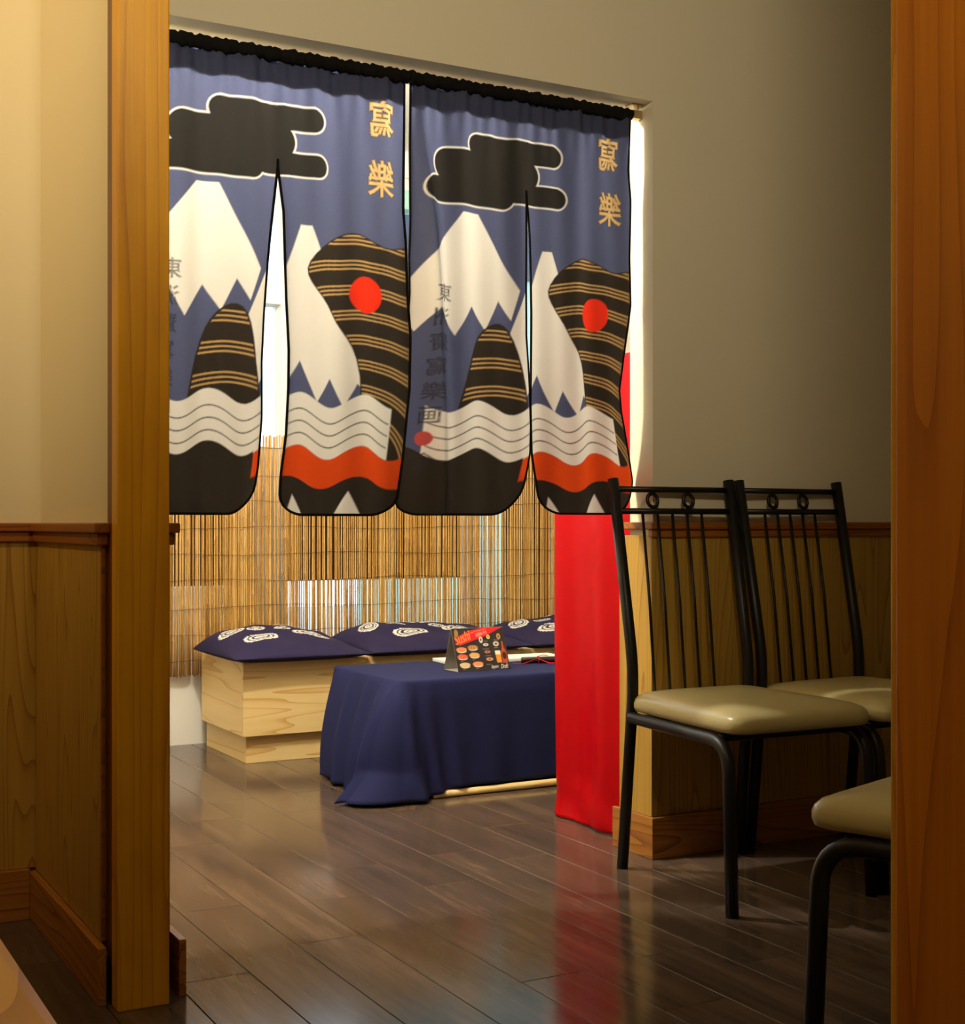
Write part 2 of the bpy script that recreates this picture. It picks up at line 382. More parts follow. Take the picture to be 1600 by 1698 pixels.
# ---------------- window wall of the vestibule
WY = 5.70
wb = struct(boxes('wall_window', [((.775, WY, 0), (4.4, WY+.14, .30)), ((.775, WY, 2.50), (4.4, WY+.14, CEIL)), ((.775, WY, .30), (1.30, WY+.14, 2.5)), ((3.92, WY, .30), (4.4, WY+.14, 2.5))], M['white']),
            'white street wall under and around the big window', 'wall')
win = struct(boxes('window_1', [((1.30, WY+.02, .30), (3.92, WY+.12, .41)), ((1.30, WY+.02, 2.45), (3.92, WY+.12, 2.50))], M['white']), 'big street window with white posts behind the reed screen', 'window')
for a, b in ((1.30, 1.36), (1.925, 1.965), (2.13, 2.16), (3.05, 3.09), (3.52, 3.60), (3.87, 3.92)):
    box('window_post', (a, WY+.01, .41), (b, WY+.12, 2.45), M['white'], win, .004)
box('transom', (1.36, WY+.015, 1.88), (2.42, WY+.12, 1.99), M['white'], win, .004)
box('transom', (2.42, WY+.015, 2.36), (3.87, WY+.12, 2.45), M['teal'], win, .004)
box('lower_panel', (1.36, WY+.03, .41), (1.925, WY+.07, .66), M['white'], win, .003)
for a, b in ((1.36, 1.925), (1.965, 2.13), (2.16, 3.05), (3.09, 3.52), (3.60, 3.87)):
    box('glass_pane', (a, WY+.075, .41), (b, WY+.081, 2.45), M['glass'], win, 0)
box('white_panel', (1.967, WY+.03, .41), (2.128, WY+.045, 1.262), M['white'], win, .002)
# brown boards standing against the panes
for i, (a, b, z0, z1) in enumerate(((1.37, 1.92, .662, 1.245), (2.165, 3.02, .675, 1.255), (3.26, 3.515, .41, 1.27))):
    o = box('backing_board', (a, WY+.03, z0), (b, WY+.045, z1), M['brown'], win, .002)

# outdoors: pavement and the shopfront across the street
struct(boxes('ground', [((-6, 5.9, -.16), (16, 16, -.10))], M['pavement']), 'grey pavement outside the window', 'ground')
fa = empty('shopfront', (6, 9.2, -.1), 'pale teal shopfront with dark navy sign band across the street', 'building')
box('shop_wall', (4.05, 9.0, -.1), (8.5, 9.3, 2.75), M['teal'], fa, .005)
box('sign_band', (4.05, 8.95, 2.75), (8.5, 9.3, 3.30), M['fascia'], fa, .005)

# ================================================================== REED SCREEN
rs = empty('reed_screen', (2.5, 5.655, .29), 'golden reed screen tied with wire across the lower window', 'screen')
reed_me = []
for k in range(9):
    r = .0026+.0011*random.random(); L = 1.012; n = 6; V = []; F = []
    ax, ay = random.uniform(-.004, .004), random.uniform(-.002, .002); kn = [random.uniform(.1, .9) for _ in range(2)]
    zs = [0, .33, .66, 1]; pts = []; rr = []
    for q in sorted(zs+[z for z in kn]+[z+.004 for z in kn]+[z-.004 for z in kn]):
        pts.append((ax*math.sin(q*3.1), ay*math.sin(q*3.1+1), q*L)); rr.append(r*(1.4 if q in kn else 1))
    V, F = tube_data(pts, rr, n); me = bpy.data.meshes.new('reed'); me.from_pydata([tuple(v) for v in V], [], F); me.update(); me.shade_smooth(); me.materials.append(M['reed']); reed_me.append(me)
x = 1.55; nre = 0
while x < 3.50 and nre < 296:
    o = bpy.data.objects.new('reed', random.choice(reed_me)); C.objects.link(o); o.parent = rs
    o.location = (x-2.5, random.uniform(-.004, .004), random.uniform(-.004, .006)); o.rotation_euler = (0, random.uniform(-.006, .006), random.uniform(0, 6.28)*0)
    x += .0066*random.choice((.88, .95, 1.0, 1.05, 1.22)); nre += 1
for i in range(9):
    z = .35+i*.112; pts = [(1.53+j*.05, 5.655-.0085+.002*math.sin(j*1.7+i), z+.006*math.sin(j*.35+i*2)+.0015*math.sin(j*2.1)) for j in range(40)]
    tube('binding_wire', pts, .0011, M['wire'], rs, 4)

# ================================================================== BENCH AND CUSHIONS
be = empty('storage_bench', (2.6, 5.3, 0), 'pale pine box bench along the reed screen', 'bench')
box('front_panel', (1.750, 5.105, .108), (3.80, 5.123, .392), M['pine_x'], be, .0015)
box('end_panel', (1.7505, 5.123, .108), (1.768, 5.635, .392), M['pine_y'], be, .0015)
box('seat_board', (1.768, 5.123, .374), (3.80, 5.635, .392), M['pine_x'], be, .0015)
box('plinth', (1.772, 5.135, 0), (3.80, 5.153, .108), M['pine_x'], be, .0015)
box('plinth_end', (1.7725, 5.153, 0), (1.790, 5.635, .108), M['pine_y'], be, .0015)

def motif(P, c, r, rot, full=True, sq=.62):
    cr, sr = math.cos(rot), math.sin(rot); u = (P.u-c[0])*cr+(P.v-c[1])*sr; v = (-(P.u-c[0])*sr+(P.v-c[1])*cr)/sq
    d = np.hypot(u, v)/r; th = np.arctan2(v, u); W = srgb(216, 212, 204); inkc = srgb(38, 34, 62)
    def put(mask, col): P.c[mask] = col
    put(d < 1-.05*(np.sin(th*22) > .2), W)
    if r > .03:
        put((d < .78) & (d > .69), inkc); put((d < .55) & (d > .38), inkc)
        put((d > .4) & (d < .95) & (np.abs(np.sin(th*11)) < .10) & (np.sin(th) > .1), inkc)
        put((np.abs(th-1.9) < .07) & (d > .3), inkc); put((d < .22) & (d > .15), inkc)
def cushion(x0, x1, y0, y1, hgt, label, seed, z0=.3925, tilt=0, sag=0):
    nu, nv = int((x1-x0)/.005), int((y1-y0)/.005); R = np.random.default_rng(seed)
    s = np.linspace(-1, 1, nu)[None, :].repeat(nv, 0); t = np.linspace(-1, 1, nv)[:, None].repeat(nu, 1)
    prof = np.clip((1-np.abs(s)**3.2), 0, 1)**.55*np.clip((1-np.abs(t)**3.0), 0, 1)**.55
    pin = 1-.035*(1-np.abs(s)**2)*np.abs(t)**6; pin2 = 1-.045*(1-np.abs(t)**2)*np.abs(s)**6
    cx, cy, hx, hy = (x0+x1)/2, (y0+y1)/2, (x1-x0)/2, (y1-y0)/2
    X = cx+s*hx*pin2; Y = cy+t*hy*pin
    wr = .004*np.sin(X*23+Y*11+seed)+.003*np.sin(X*41-Y*29+seed*2)+.006*np.sin(X*9+seed)
    top = .022+hgt*prof*(1-.25*sag*s)*(.72+.36*t)+.018*(1+t)*prof+wr*prof; bot = .020-.019*np.clip(prof*1.6, 0, 1)
    e = (prof <= 1e-6)
    V = np.concatenate([np.stack([X, Y, z0+top], -1).reshape(-1, 3), np.stack([X, Y, z0+bot], -1).reshape(-1, 3)])
    F = np.concatenate([grid_faces(nu, nv), grid_faces(nu, nv, nu*nv)[:, ::-1]]); n = nu*nv; rim = []
    for i in range(nu-1): rim += [(i+1, i, n+i, n+i+1), ((nv-1)*nu+i, (nv-1)*nu+i+1, n+(nv-1)*nu+i+1, n+(nv-1)*nu+i)]
    for j in range(nv-1): rim += [(j*nu, (j+1)*nu, n+(j+1)*nu, n+j*nu), ((j+1)*nu+nu-1, j*nu+nu-1, n+j*nu+nu-1, n+(j+1)*nu+nu-1)]
    F = F.tolist()+rim
    P = Print(V[:, 0], V[:, 1], srgb(38, 33, 64), .004)
    ux = lambda a: x0+a*(x1-x0); vy = lambda b: y0+b*(y1-y0)
    for a, b, r, ro in ((.33, .38, .070, .3), (.70, .46, .068, -.5), (.36, .66, .038, .2), (.56, .60, .030, 0), (.62, .76, .050, .2), (.48, .80, .020, 0), (.17, .66, .060, .9), (.82, .76, .034, .4)):
        motif(P, (ux(a+R.uniform(-.03, .03)), vy(b)), r*R.uniform(1.12, 1.3), ro+R.uniform(-.2, .2))
    P.c[n:] = srgb(40, 35, 66)
    o = pyd('bench_cushion', V, F, M['cushion']); set_print(o.data, P.c); return tag(o, label, 'cushion', 'cushions on the bench')
cushion(1.690, 2.262, 5.020, 5.560, .075, 'indigo bench cushion with white rings at the free end of the bench', 3, sag=.4)
cushion(2.266, 3.010, 5.030, 5.575, .072, 'long indigo bench cushion with white rings behind the menu card', 5)
cushion(3.016, 3.70, 5.030, 5.575, .070, 'indigo bench cushion half hidden by the red drape', 8)

# ================================================================== LOW TABLE, CLOTH AND THINGS ON IT
lt = empty('low_table', (2.5, 4.47, 0), 'low wooden table hidden under the navy cloth, pale rail at its foot', 'table')
TX0, TX1, TY0, TY1, TZ = 1.985, 3.02, 4.195, 4.765, .395
box('table_top', (TX0, TY0, TZ-.03), (TX1, TY1, TZ), M['pine_x'], lt, .003)
for a in (TX0+.01, TX1-.06):
    for b in (TY0+.01, TY1-.06): box('leg', (a, b, 0), (a+.05, b+.05, TZ-.03), M['pine'], lt, .003)
tube('foot_rail', [(2.10, 4.180, .013), (2.4, 4.178, .014), (2.75, 4.178, .014), (3.0, 4.18, .013)], .0125, M['pine_x'], lt, 10)
# draped cloth
def draped():
    r = .02; per = []   # perimeter, counter-clockwise seen from above, start at back-left corner going down the left side
    def arc(cx, cy, a0, a1, n=10):
        for k in range(n+1):
            a = a0+(a1-a0)*k/n; per.append((cx+r*math.cos(a), cy+r*math.sin(a), math.cos(a), math.sin(a)))
    def side(x0, y0, x1, y1, nx, ny, n):
        for k in range(1, n): per.append((x0+(x1-x0)*k/n, y0+(y1-y0)*k/n, nx, ny))
    x0, x1, y0, y1 = TX0-.004, TX1+.004, TY0-.004, TY1+.004; pi = math.pi
    arc(x0+r, y1-r, pi/2, pi); side(x0, y1-r, x0, y0+r, -1, 0, 90); arc(x0+r, y0+r, pi, 1.5*pi, 20)
    side(x0+r, y0, x1-r, y0, 0, -1, 150); arc(x1-r, y0+r, 1.5*pi, 2*pi); side(x1, y0+r, x1, y1-r, 1, 0, 40)
    arc(x1-r, y1-r, 0, pi/2); side(x1-r, y1, x0+r, y1, 0, 1, 60)
    return per
per = draped(); nP = len(per); nH = 34; V = []; F = []
zt = TZ+.004
rings = [(-.015, 0), (-.005, 0)]
for ins, _ in rings:
    for (px_, py_, nx, ny) in per: V.append((px_+nx*ins, py_+ny*ins, zt))
for h in range(nH):
    q = h/(nH-1)
    for i, (px_, py_, nx, ny) in enumerate(per):
        # distance from the free front-left corner, measured along the hem
        dxl = py_-TY0 if px_ < TX0+.02 else 0; front = py_ < TY0+.02
        dfr = px_-TX0 if front else 9
        corner = math.exp(-((dxl if px_ < TX0+.02 and not front else dfr)/.085)**2) if (px_ < TX0+.02 or front) else 0
        left = 1.0 if px_ < TX0+.03 else 0.0
        hem = .010
        if front: hem = .012+.022*min(1, max(0, (px_-2.08)/.12))
        z = zt-.006-(zt-.006-hem)*q
        fold = 0
        if left: fold = .060*math.sin(min(1, q*1.15)*1.57)
        if front: fold = .006*q+.005*q*math.sin(px_*17)+.003*q*math.sin(px_*41)
        if py_ > TY1-.03 or px_ > TX1-.03: fold = .012*q+.008*q*math.sin((px_+py_)*30)
        fl = corner*(.045*q+.02*math.sin(q*3.1))+corner*.055*max(0, q-.75)/.25
        dirx, diry = (nx, ny)
        if corner > .02: dirx, diry = nx-.75*corner, ny-.05*corner
        groove = 0; c_ = dfr if front else -dxl
        if front or px_ < TX0+.02:
            for cc, aa, ww in ((-.36, .030, .030), (-.22, .040, .028), (-.10, .045, .026), (.015, .055, .022), (.085, .030, .020), (.17, .014, .025)):
                groove += aa*(q**.9)*math.exp(-((c_-cc-.05*q*(cc > 0))/ww)**2)
            groove -= .012*q*math.exp(-((c_+.05)/.02)**2)+.016*q*math.exp(-((c_-.055)/.016)**2)
        ro = .006*min(1, q*8)
        V.append((px_+dirx*fl+nx*(fold+ro+groove), py_+diry*fl*.6+ny*(fold+ro+groove), z))
L = len(rings)+nH
for j in range(L-1):
    for i in range(nP): F.append((j*nP+i, j*nP+(i+1) % nP, (j+1)*nP+(i+1) % nP, (j+1)*nP+i))
F.append(tuple(range(nP-1, -1, -1)))
tc = pyd('tablecloth', V, [f[::-1] for f in F], M['navy'])
tag(tc, 'navy cotton cloth draped to the floor over the low table', 'tablecloth')
sm = tc.modifiers.new('thickness', 'SOLIDIFY'); sm.thickness = .0015; sm.offset = 1

TOP = zt+.0018
# white board and lacquered stick tied with a red cord
wbm = bmesh.new(); add_box(wbm, (-.25, -.075, 0), (.25, .075, .013), .003)
bmesh.ops.transform(wbm, matrix=Matrix.Translation((2.625, 4.655, TOP))@Matrix.Rotation(-.06, 4, 'Z'), verts=wbm.verts)
tag(from_bm('white_tray', wbm, M['board']), 'flat white board lying on the navy cloth behind the menu card', 'board')
st = empty('lacquered_stick', (2.74, 4.47, TOP), 'dark lacquered roll tied with a red cord on the navy cloth', 'roll')
A, B = Vector((2.635, 4.505, TOP+.0125)), Vector((2.93, 4.435, TOP+.0125)); U = (B-A).normalized()
tube('roll', [A, A+U*.004, B-U*.004, B], [.0105, .012, .012, .0105], M['lacquer'], st, 14)
K = A+U*.065; S = Vector((-U.y, U.x, 0))
tube('cord_ring', [K+S*.0135*math.cos(a)+Vector((0, 0, .0135*math.sin(a))) for a in np.linspace(0, 6.2832, 20, endpoint=False)], .0018, M['cord'], st, 6, True)
zc = TOP+.0022
tube('cord_loop', [K+Vector((0, 0, .013)), K-S*.020+Vector((0, 0, .004)), Vector((K.x+.02, K.y-.05, zc)), Vector((K.x+.10, K.y-.085, zc)), Vector((K.x+.125, K.y-.075, zc)), Vector((K.x+.09, K.y-.060, zc)), Vector((K.x+.03, K.y-.035, zc)), K-S*.018+Vector((0, 0, .003))], .0016, M['cord'], st, 6)
tube('cord_tail', [K+Vector((0, 0, .0135)), K-U*.03-S*.015+Vector((0, 0, -.002)), Vector((K.x-.075, K.y-.012, zc)), Vector((K.x-.105, K.y+.012, zc))], .0016, M['cord'], st, 6)
tube('cord_tail', [K+Vector((0, 0, .0135)), K+U*.022+Vector((0, 0, .018)), K+U*.04+Vector((0, 0, .014))], .0014, M['cord'], st, 6)

# menu tent card
mc = empty('menu_card', (2.39, 4.41, TOP), 'dark folded menu card with red ribbon and pictures of sushi', 'menu card')
mw, mh = .212, .155; y0c, yt, y1c = 4.352, 4.408, 4.463; nu, nv = 190, 140
uu, vv = np.meshgrid(np.linspace(0, 1, nu), np.linspace(0, 1, nv)); uu = uu.ravel(); vv = vv.ravel()
V = np.stack([2.286+uu*mw, y0c+(yt-y0c)*vv, TOP+mh*vv*.965], 1)
P = Print(uu*mw, vv*mh, srgb(34, 26, 32), .0016)
def q(a, b): return (a*mw, b*mh)
P.put(P.poly([q(0, .80), q(.55, 1.0), q(0, 1.0)])*0+1, srgb(0, 0, 0))
P.put(P.poly([q(.02, .76), q(.30, .93), q(.60, 1.0), q(.99, 1.0), q(.62, .80), q(.10, .60)]), srgb(220, 14, 26))
P.put(P.line([q(.30, .86), q(.45, .92), q(.66, .965)])-.0006, srgb(220, 170, 90))
P.put(P.tris(text_tris('Sushi', .050, q(.185, .79), shear=.25, rot=.30, squash=.66)), srgb(206, 164, 78))
P.put(P.circle(q(.08, .89), .011, .7, 1.25), srgb(150, 120, 60))
P.put(P.tris(text_tris('Edible Art', .017, q(.555, .870), shear=.25, rot=.26, squash=.68)), srgb(250, 190, 180))
def sushi(cx, cy, top, w=.021, h=.0085):
    c = q(cx, cy); P.put(P.circle((c[0]+.001, c[1]-.004), w*.86, 1, .36), srgb(226, 214, 190)); P.put(P.circle((c[0], c[1]+.0015), w, 1, .40), top)
    for k in (-.5, 0, .5): P.put(P.capsule((c[0]+k*w-.002, c[1]-.003), (c[0]+k*w+.002, c[1]+.005), .0005), srgb(244, 190, 140))
    P.put(P.capsule((c[0]-.010, c[1]-.0155), (c[0]-.002, c[1]-.0155), .0009), srgb(150, 140, 136))
for cx, cy, col in ((.13, .50, (236, 130, 84)), (.35, .54, (176, 120, 50)), (.13, .335, (226, 82, 44)), (.36, .36, (218, 160, 84)), (.15, .145, (224, 186, 140)), (.40, .155, (232, 136, 80))): sushi(cx, cy, srgb(*col))
for cx, cy, w, h, col in ((.53, .72, .008, .012, (206, 200, 188)), (.68, .78, .007, .008, (226, 200, 90)), (.88, .78, .008, .011, (196, 140, 70)), (.61, .60, .011, .005, (220, 210, 190)), (.81, .61, .012, .009, (216, 196, 170)), (.62, .43, .012, .005, (196, 110, 80)), (.64, .26, .014, .006, (214, 150, 100))):
    c = q(cx, cy); P.put(P.circle(c, 1, w, h), srgb(*col)); P.put(P.circle(c, 1, w*.4, h*.4), srgb(90, 60, 40))
for cx, cy, w in ((.62, .68, .014), (.60, .50, .024), (.62, .34, .022), (.60, .14, .016), (.82, .70, .020), (.80, .52, .014)):
    P.put(P.capsule((q(cx, cy)[0]-w/2, q(cx, cy)[1]), (q(cx, cy)[0]+w/2, q(cx, cy)[1]), .0008), srgb(150, 140, 138))
P.put(P.poly([q(.775, .17), q(.87, .17), q(.865, .42), q(.765, .42)]), srgb(222, 146, 40)); P.put(P.poly([q(.765, .36), q(.866, .36), q(.865, .45), q(.765, .45)]), srgb(244, 232, 206))
P.put(P.poly([q(.885, .16), q(.985, .16), q(.98, .42), q(.945, .52), q(.94, .66), q(.915, .66), q(.912, .52), q(.885, .42)]), srgb(196, 70, 24)); P.put(P.circle(q(.935, .33), 1, .009, .014), srgb(60, 20, 16))
P.put(P.tris(text_tris('Sapporo', .0150, q(.715, .075), shear=.3, rot=.05, squash=.56)), srgb(236, 232, 226))
P.put(P.tris(text_tris('Draft', .0215, q(.905, .085), shear=.3, rot=.05, squash=.62)), srgb(244, 240, 236))
o = pyd('front_sheet', V, grid_faces(nu, nv), M['cardprint'], mc); set_print(o.data, P.c)
def sheet(name, ya, yb, off):
    d = Vector((0, -(mh*.965), (yb-ya))).normalized()*off
    A_ = [(2.286, ya, TOP), (2.286+mw, ya, TOP), (2.286+mw, yb, TOP+mh*.965), (2.286, yb, TOP+mh*.965)]
    V_ = [Vector(a) for a in A_]+[Vector(a)-d for a in A_]
    return pyd(name, V_, [(0, 1, 2, 3), (7, 6, 5, 4), (0, 4, 5, 1), (1, 5, 6, 2), (2, 6, 7, 3), (3, 7, 4, 0)], M['cardback'], mc, False)
sheet('card_backing', y0c+.0006, yt+.0006, .0012); sheet('back_sheet', y1c, yt+.002, .0012)
box('base_strip', (2.286, y0c+.003, TOP-.0002), (2.286+mw, y1c-.002, TOP+.0010), M['cardback'], mc, 0)

# ================================================================== RED DRAPE
nu, nv = 90, 160; s, t = np.meshgrid(np.linspace(0, 1, nu), np.linspace(0, 1, nv))
Y = 3.332+s*.443; Z = 1.432*(1-t)+.004*t
amp = .004+.014*t
X = 2.338 + amp*np.sin(s*10.5+.6*t+.4)*.9 + .004*t*np.sin(s*23+1+2*t) - .010*t*np.sin(s*4)
low = np.clip((t-.90)/.10, 0, 1)
X = X - .030*low**1.5*(.6+.5*np.sin(s*9+2)) + .006*np.sin(t*60+s*8)*low
Y = Y + .010*t*np.sin(t*4)*(s-.2) - .02*low*(1-s)*0
Z = Z + .012*low*np.abs(np.sin(s*11))*(1-t)*8
V = np.stack([X, Y, Z], -1).reshape(-1, 3)
rd = pyd('red_drape', V, grid_faces(nu, nv), M['red']); sm = rd.modifiers.new('thickness', 'SOLIDIFY'); sm.thickness = .002
tag(rd, 'bright red satin cloth hanging to the floor beside the opening', 'drape')

# ================================================================== NOREN CURTAINS
RY = 3.215
rod = empty('curtain_rod', (1.52, RY, 2.075), 'thin curtain rod on a brass bracket under the opening lintel', 'curtain rod')
tube('rod', [(.778, RY, 2.076), (2.262, RY, 2.076)], .006, M['brass'], rod, 10)
bx = bmesh.new(); add_box(bx, (2.236, RY-.012, 2.064), (2.267, RY+.012, 2.088), .003); add_box(bx, (2.247, RY-.016, 2.088), (2.251, RY-.012, 2.103)); add_box(bx, (2.225, RY-.022, 2.098), (2.262, RY+.014, 2.103), .001)
from_bm('bracket', bx, M['brass'], rod)

def interp(tab, z):
    a = np.array(sorted(tab)); return np.interp(z, a[:, 0], a[:, 1])
f1R = [(1.805, 1.194), (1.693, 1.183), (1.573, 1.171), (1.44, 1.16), (1.322, 1.154), (1.19, 1.156), (1.072, 1.148), (.999, 1.137), (.955, 1.122)]
f2L = [(1.805, 1.194), (1.695, 1.207), (1.577, 1.21), (1.474, 1.213), (1.355, 1.219), (1.267, 1.219), (1.148, 1.215), (1.044, 1.204), (.955, 1.201)]
f2R = [(2.134, 1.539), (2.056, 1.536), (1.73, 1.531), (1.653, 1.536), (1.498, 1.538), (1.406, 1.543), (1.266, 1.538), (1.095, 1.517), (.956, 1.493)]
f3L = [(2.136, 1.553), (2.052, 1.551), (1.902, 1.558), (1.716, 1.57), (1.532, 1.574), (1.343, 1.563), (1.231, 1.55), (1.113, 1.536), (.956, 1.529)]
f3R = [(1.818, 1.893), (1.558, 1.888), (1.428, 1.889), (1.297, 1.903), (1.189, 1.91), (1.119, 1.908), (1.035, 1.886), (.957, 1.859)]
f4L = [(1.818, 1.893), (1.707, 1.904), (1.49, 1.91), (1.254, 1.91), (1.122, 1.916), (1.036, 1.935), (.958, 1.946)]
f4R = [(2.111, 2.231), (2.068, 2.231), (1.922, 2.225), (1.832, 2.235), (1.672, 2.231), (1.54, 2.235), (1.426, 2.219), (1.301, 2.204), (1.243, 2.211), (1.14, 2.235), (1.049, 2.258), (.959, 2.247)]
f1L = [(2.1, .850), (.95, .840)]
ZT = 2.066
def flap(eL, eR, uL, uR, rl, rr, hem, yfun, nu=140, nv=440):
    s, t = np.meshgrid(np.linspace(0, 1, nu), np.linspace(0, 1, nv))
    def corner(d, w, r): k = np.clip((w-d)/w, 0, 1); return r*(1-np.sqrt(np.clip(1-k*k, 0, 1)))
    zb = hem+corner(s, .18, rl)+corner(1-s, .22, rr)
    Z = ZT+(zb-ZT)*t
    xl, xr = interp(eL, Z), interp(eR, Z)
    X = xl+(xr-xl)*s
    return X, RY+yfun(X, Z, s, t), Z, uL+(uR-uL)*s, Z
def folds(X, Z, ph):
    d = (ZT-Z)/1.1; top = np.exp(-(d/.10)**2)
    y = .007*np.sin(X*38+ph+d*1.2)*(.5+.5*d)+.004*np.sin(X*71+2*ph-d*2)+.003*np.sin(X*17-Z*7+ph)
    y += .0035*np.sin(X*160+ph)*top
    y += .0016*np.abs(((X*5.6+ph) % 1)-.5)*4
    return y
def y1(X, Z, s, t): return folds(X, Z, .3)+.025*np.clip((1.8-Z)/.85, 0, 1)*(s**4)
def y2(X, Z, s, t): return folds(X, Z, .3)-.03*t*(s**5)+.012*np.clip((1.8-Z)/.85, 0, 1)*(1-s)**4
def y3(X, Z, s, t):
    w = .06+.27*t; k = np.clip((w-s)/w, 0, 1)
    return folds(X, Z, 2.0)*(1-.5*k)+.055*k*np.minimum(1, t*2.4)-.018*np.exp(-((s-w)/.05)**2)*np.minimum(1, t*3)
def y4(X, Z, s, t): return folds(X, Z, 2.0)+.02*t*(s**5)

# the printed picture is only echoed: a plain mountains-and-waves pattern in the same colours
INK, WHT, IND, TAN, ORG, RED, BRN = srgb(40, 38, 36), srgb(226, 223, 216), srgb(78, 84, 114), srgb(196, 158, 100), srgb(214, 74, 26), srgb(226, 52, 30), srgb(48, 42, 36)
def paint_noren(u, z):
    P = Print(u, z, IND, .003)
    # dark cloud bars, top of the cloth
    bars = ((-.24, .00, 1.865, .044), (-.28, -.07, 1.800, .034), (-.15, .09, 1.925, .030), (-.03, .10, 1.812, .028))
    for a, b, zz, r in bars: P.put(P.capsule((a, zz), (b, zz), r+.004), WHT)
    for a, b, zz, r in bars: P.put(P.capsule((a, zz), (b, zz), r), INK)
    # white mountains with jagged feet
    P.put(P.poly([(-.43, 1.46), (-.205, 1.745), (-.150, 1.745), (-.02, 1.55), (-.045, 1.47), (-.085, 1.52), (-.125, 1.44), (-.175, 1.50), (-.225, 1.42), (-.275, 1.49), (-.33, 1.43), (-.38, 1.50)]), WHT)
    P.put(P.poly([(-.07, 1.38), (.045, 1.665), (.075, 1.665), (.235, 1.24), (.195, 1.28), (.165, 1.22), (.12, 1.29), (.085, 1.23), (.03, 1.33), (-.01, 1.27)]), WHT)
    # striped dark hills
    hill = P.poly(smooth_poly([(.06, 1.56), (.17, 1.655), (.28, 1.63), (.40, 1.56), (.40, .90), (.22, .90), (.20, 1.30), (.13, 1.45)]))
    P.put(hill, BRN)
    ang = np.hypot(u-.20, z-1.05); lines = np.minimum(np.abs(((ang*16) % 1)-.30), np.minimum(np.abs(((ang*16) % 1)-.46), np.abs(((ang*16) % 1)-.62)))/16-.0018
    P.put(np.maximum(lines, hill+.004), TAN)
    h2 = P.poly(smooth_poly([(-.26, .88), (-.22, 1.20), (-.15, 1.42), (-.05, 1.44), (.00, 1.20), (.03, .88)]))
    P.put(h2, BRN)
    k = np.hypot(u+.10, z-.95)*13.5
    l2 = np.minimum(np.abs((k % 1)-.30), np.minimum(np.abs((k % 1)-.46), np.abs((k % 1)-.62)))/13.5-.0020
    P.put(np.maximum(np.maximum(l2, h2+.006), 1.16-z), TAN)
    # red sun, wave bands
    P.put(P.circle((.225, 1.505), .046), RED)
    wv = lambda c, a, f_, p_: z-(c+a*np.sin(u*f_+p_))
    def band(top, bot, col, lo, hi): P.put(np.maximum(np.maximum(top, -bot), np.maximum(lo-u, u-hi)), col)
    band(wv(1.235, .018, 34, .4), wv(1.105, .018, 34, .4), WHT, -.29, .30)
    for o_ in (.030, .060, .090): P.put(np.maximum(np.abs(wv(1.225-o_, .018, 34, .4))-.0016, np.abs(u-.005)-.29), INK)
    band(wv(1.105, .018, 34, .4), wv(1.030, .016, 30, 1.2), ORG, -.02, .40)
    band(wv(1.110, .018, 34, .4), wv(.90, 0, 1, 0), BRN, -.40, -.02)
    band(wv(1.030, .016, 30, 1.2), wv(.90, 0, 1, 0), BRN, -.02, .40)
    P.put(P.poly([(.00, .90), (.03, 1.00), (.09, .90)]), WHT); P.put(P.poly([(.13, .90), (.20, 1.01), (.27, .90)]), WHT)
    # writing, seen from the back of the cloth and so reversed
    for ch, zz in (('寫', 1.955), ('樂', 1.803)):
        T = text_tris(ch, .098, (.278, zz), mirror=True, squash=.78)
        for dx, dz in ((.0022, 0), (-.0022, 0), (0, .0022), (0, -.0022)): P.put(P.tris([q_+np.array([dx, dz]) for q_ in T])-.001, srgb(60, 50, 44))
        P.put(P.tris(T)-.0010, srgb(206, 172, 118))
    for i, ch in enumerate('東洲齋寫樂画'):
        P.put(P.tris(text_tris(ch, .050, (-.262-.004*i, 1.530-.064*i), mirror=True))-.0004, srgb(48, 46, 52))
    c = (-.288, 1.150); P.put(P.circle(c, .019), srgb(206, 70, 50))
    for r in (.014, .007): P.put(np.abs(P.circle(c, r))-.0012, srgb(120, 90, 110))
    P.put(P.line([(-.325, 1.095), (-.305, 1.108), (-.295, 1.102), (-.283, 1.112), (-.25, 1.085)])-.0016, srgb(48, 46, 52))
    for a in np.linspace(0, 6.28, 7)[:-1]: P.put(np.abs(P.circle((-.288+.012*math.cos(a), 1.078+.008*math.sin(a)), .007))-.001, srgb(48, 46, 52))
    return P.c
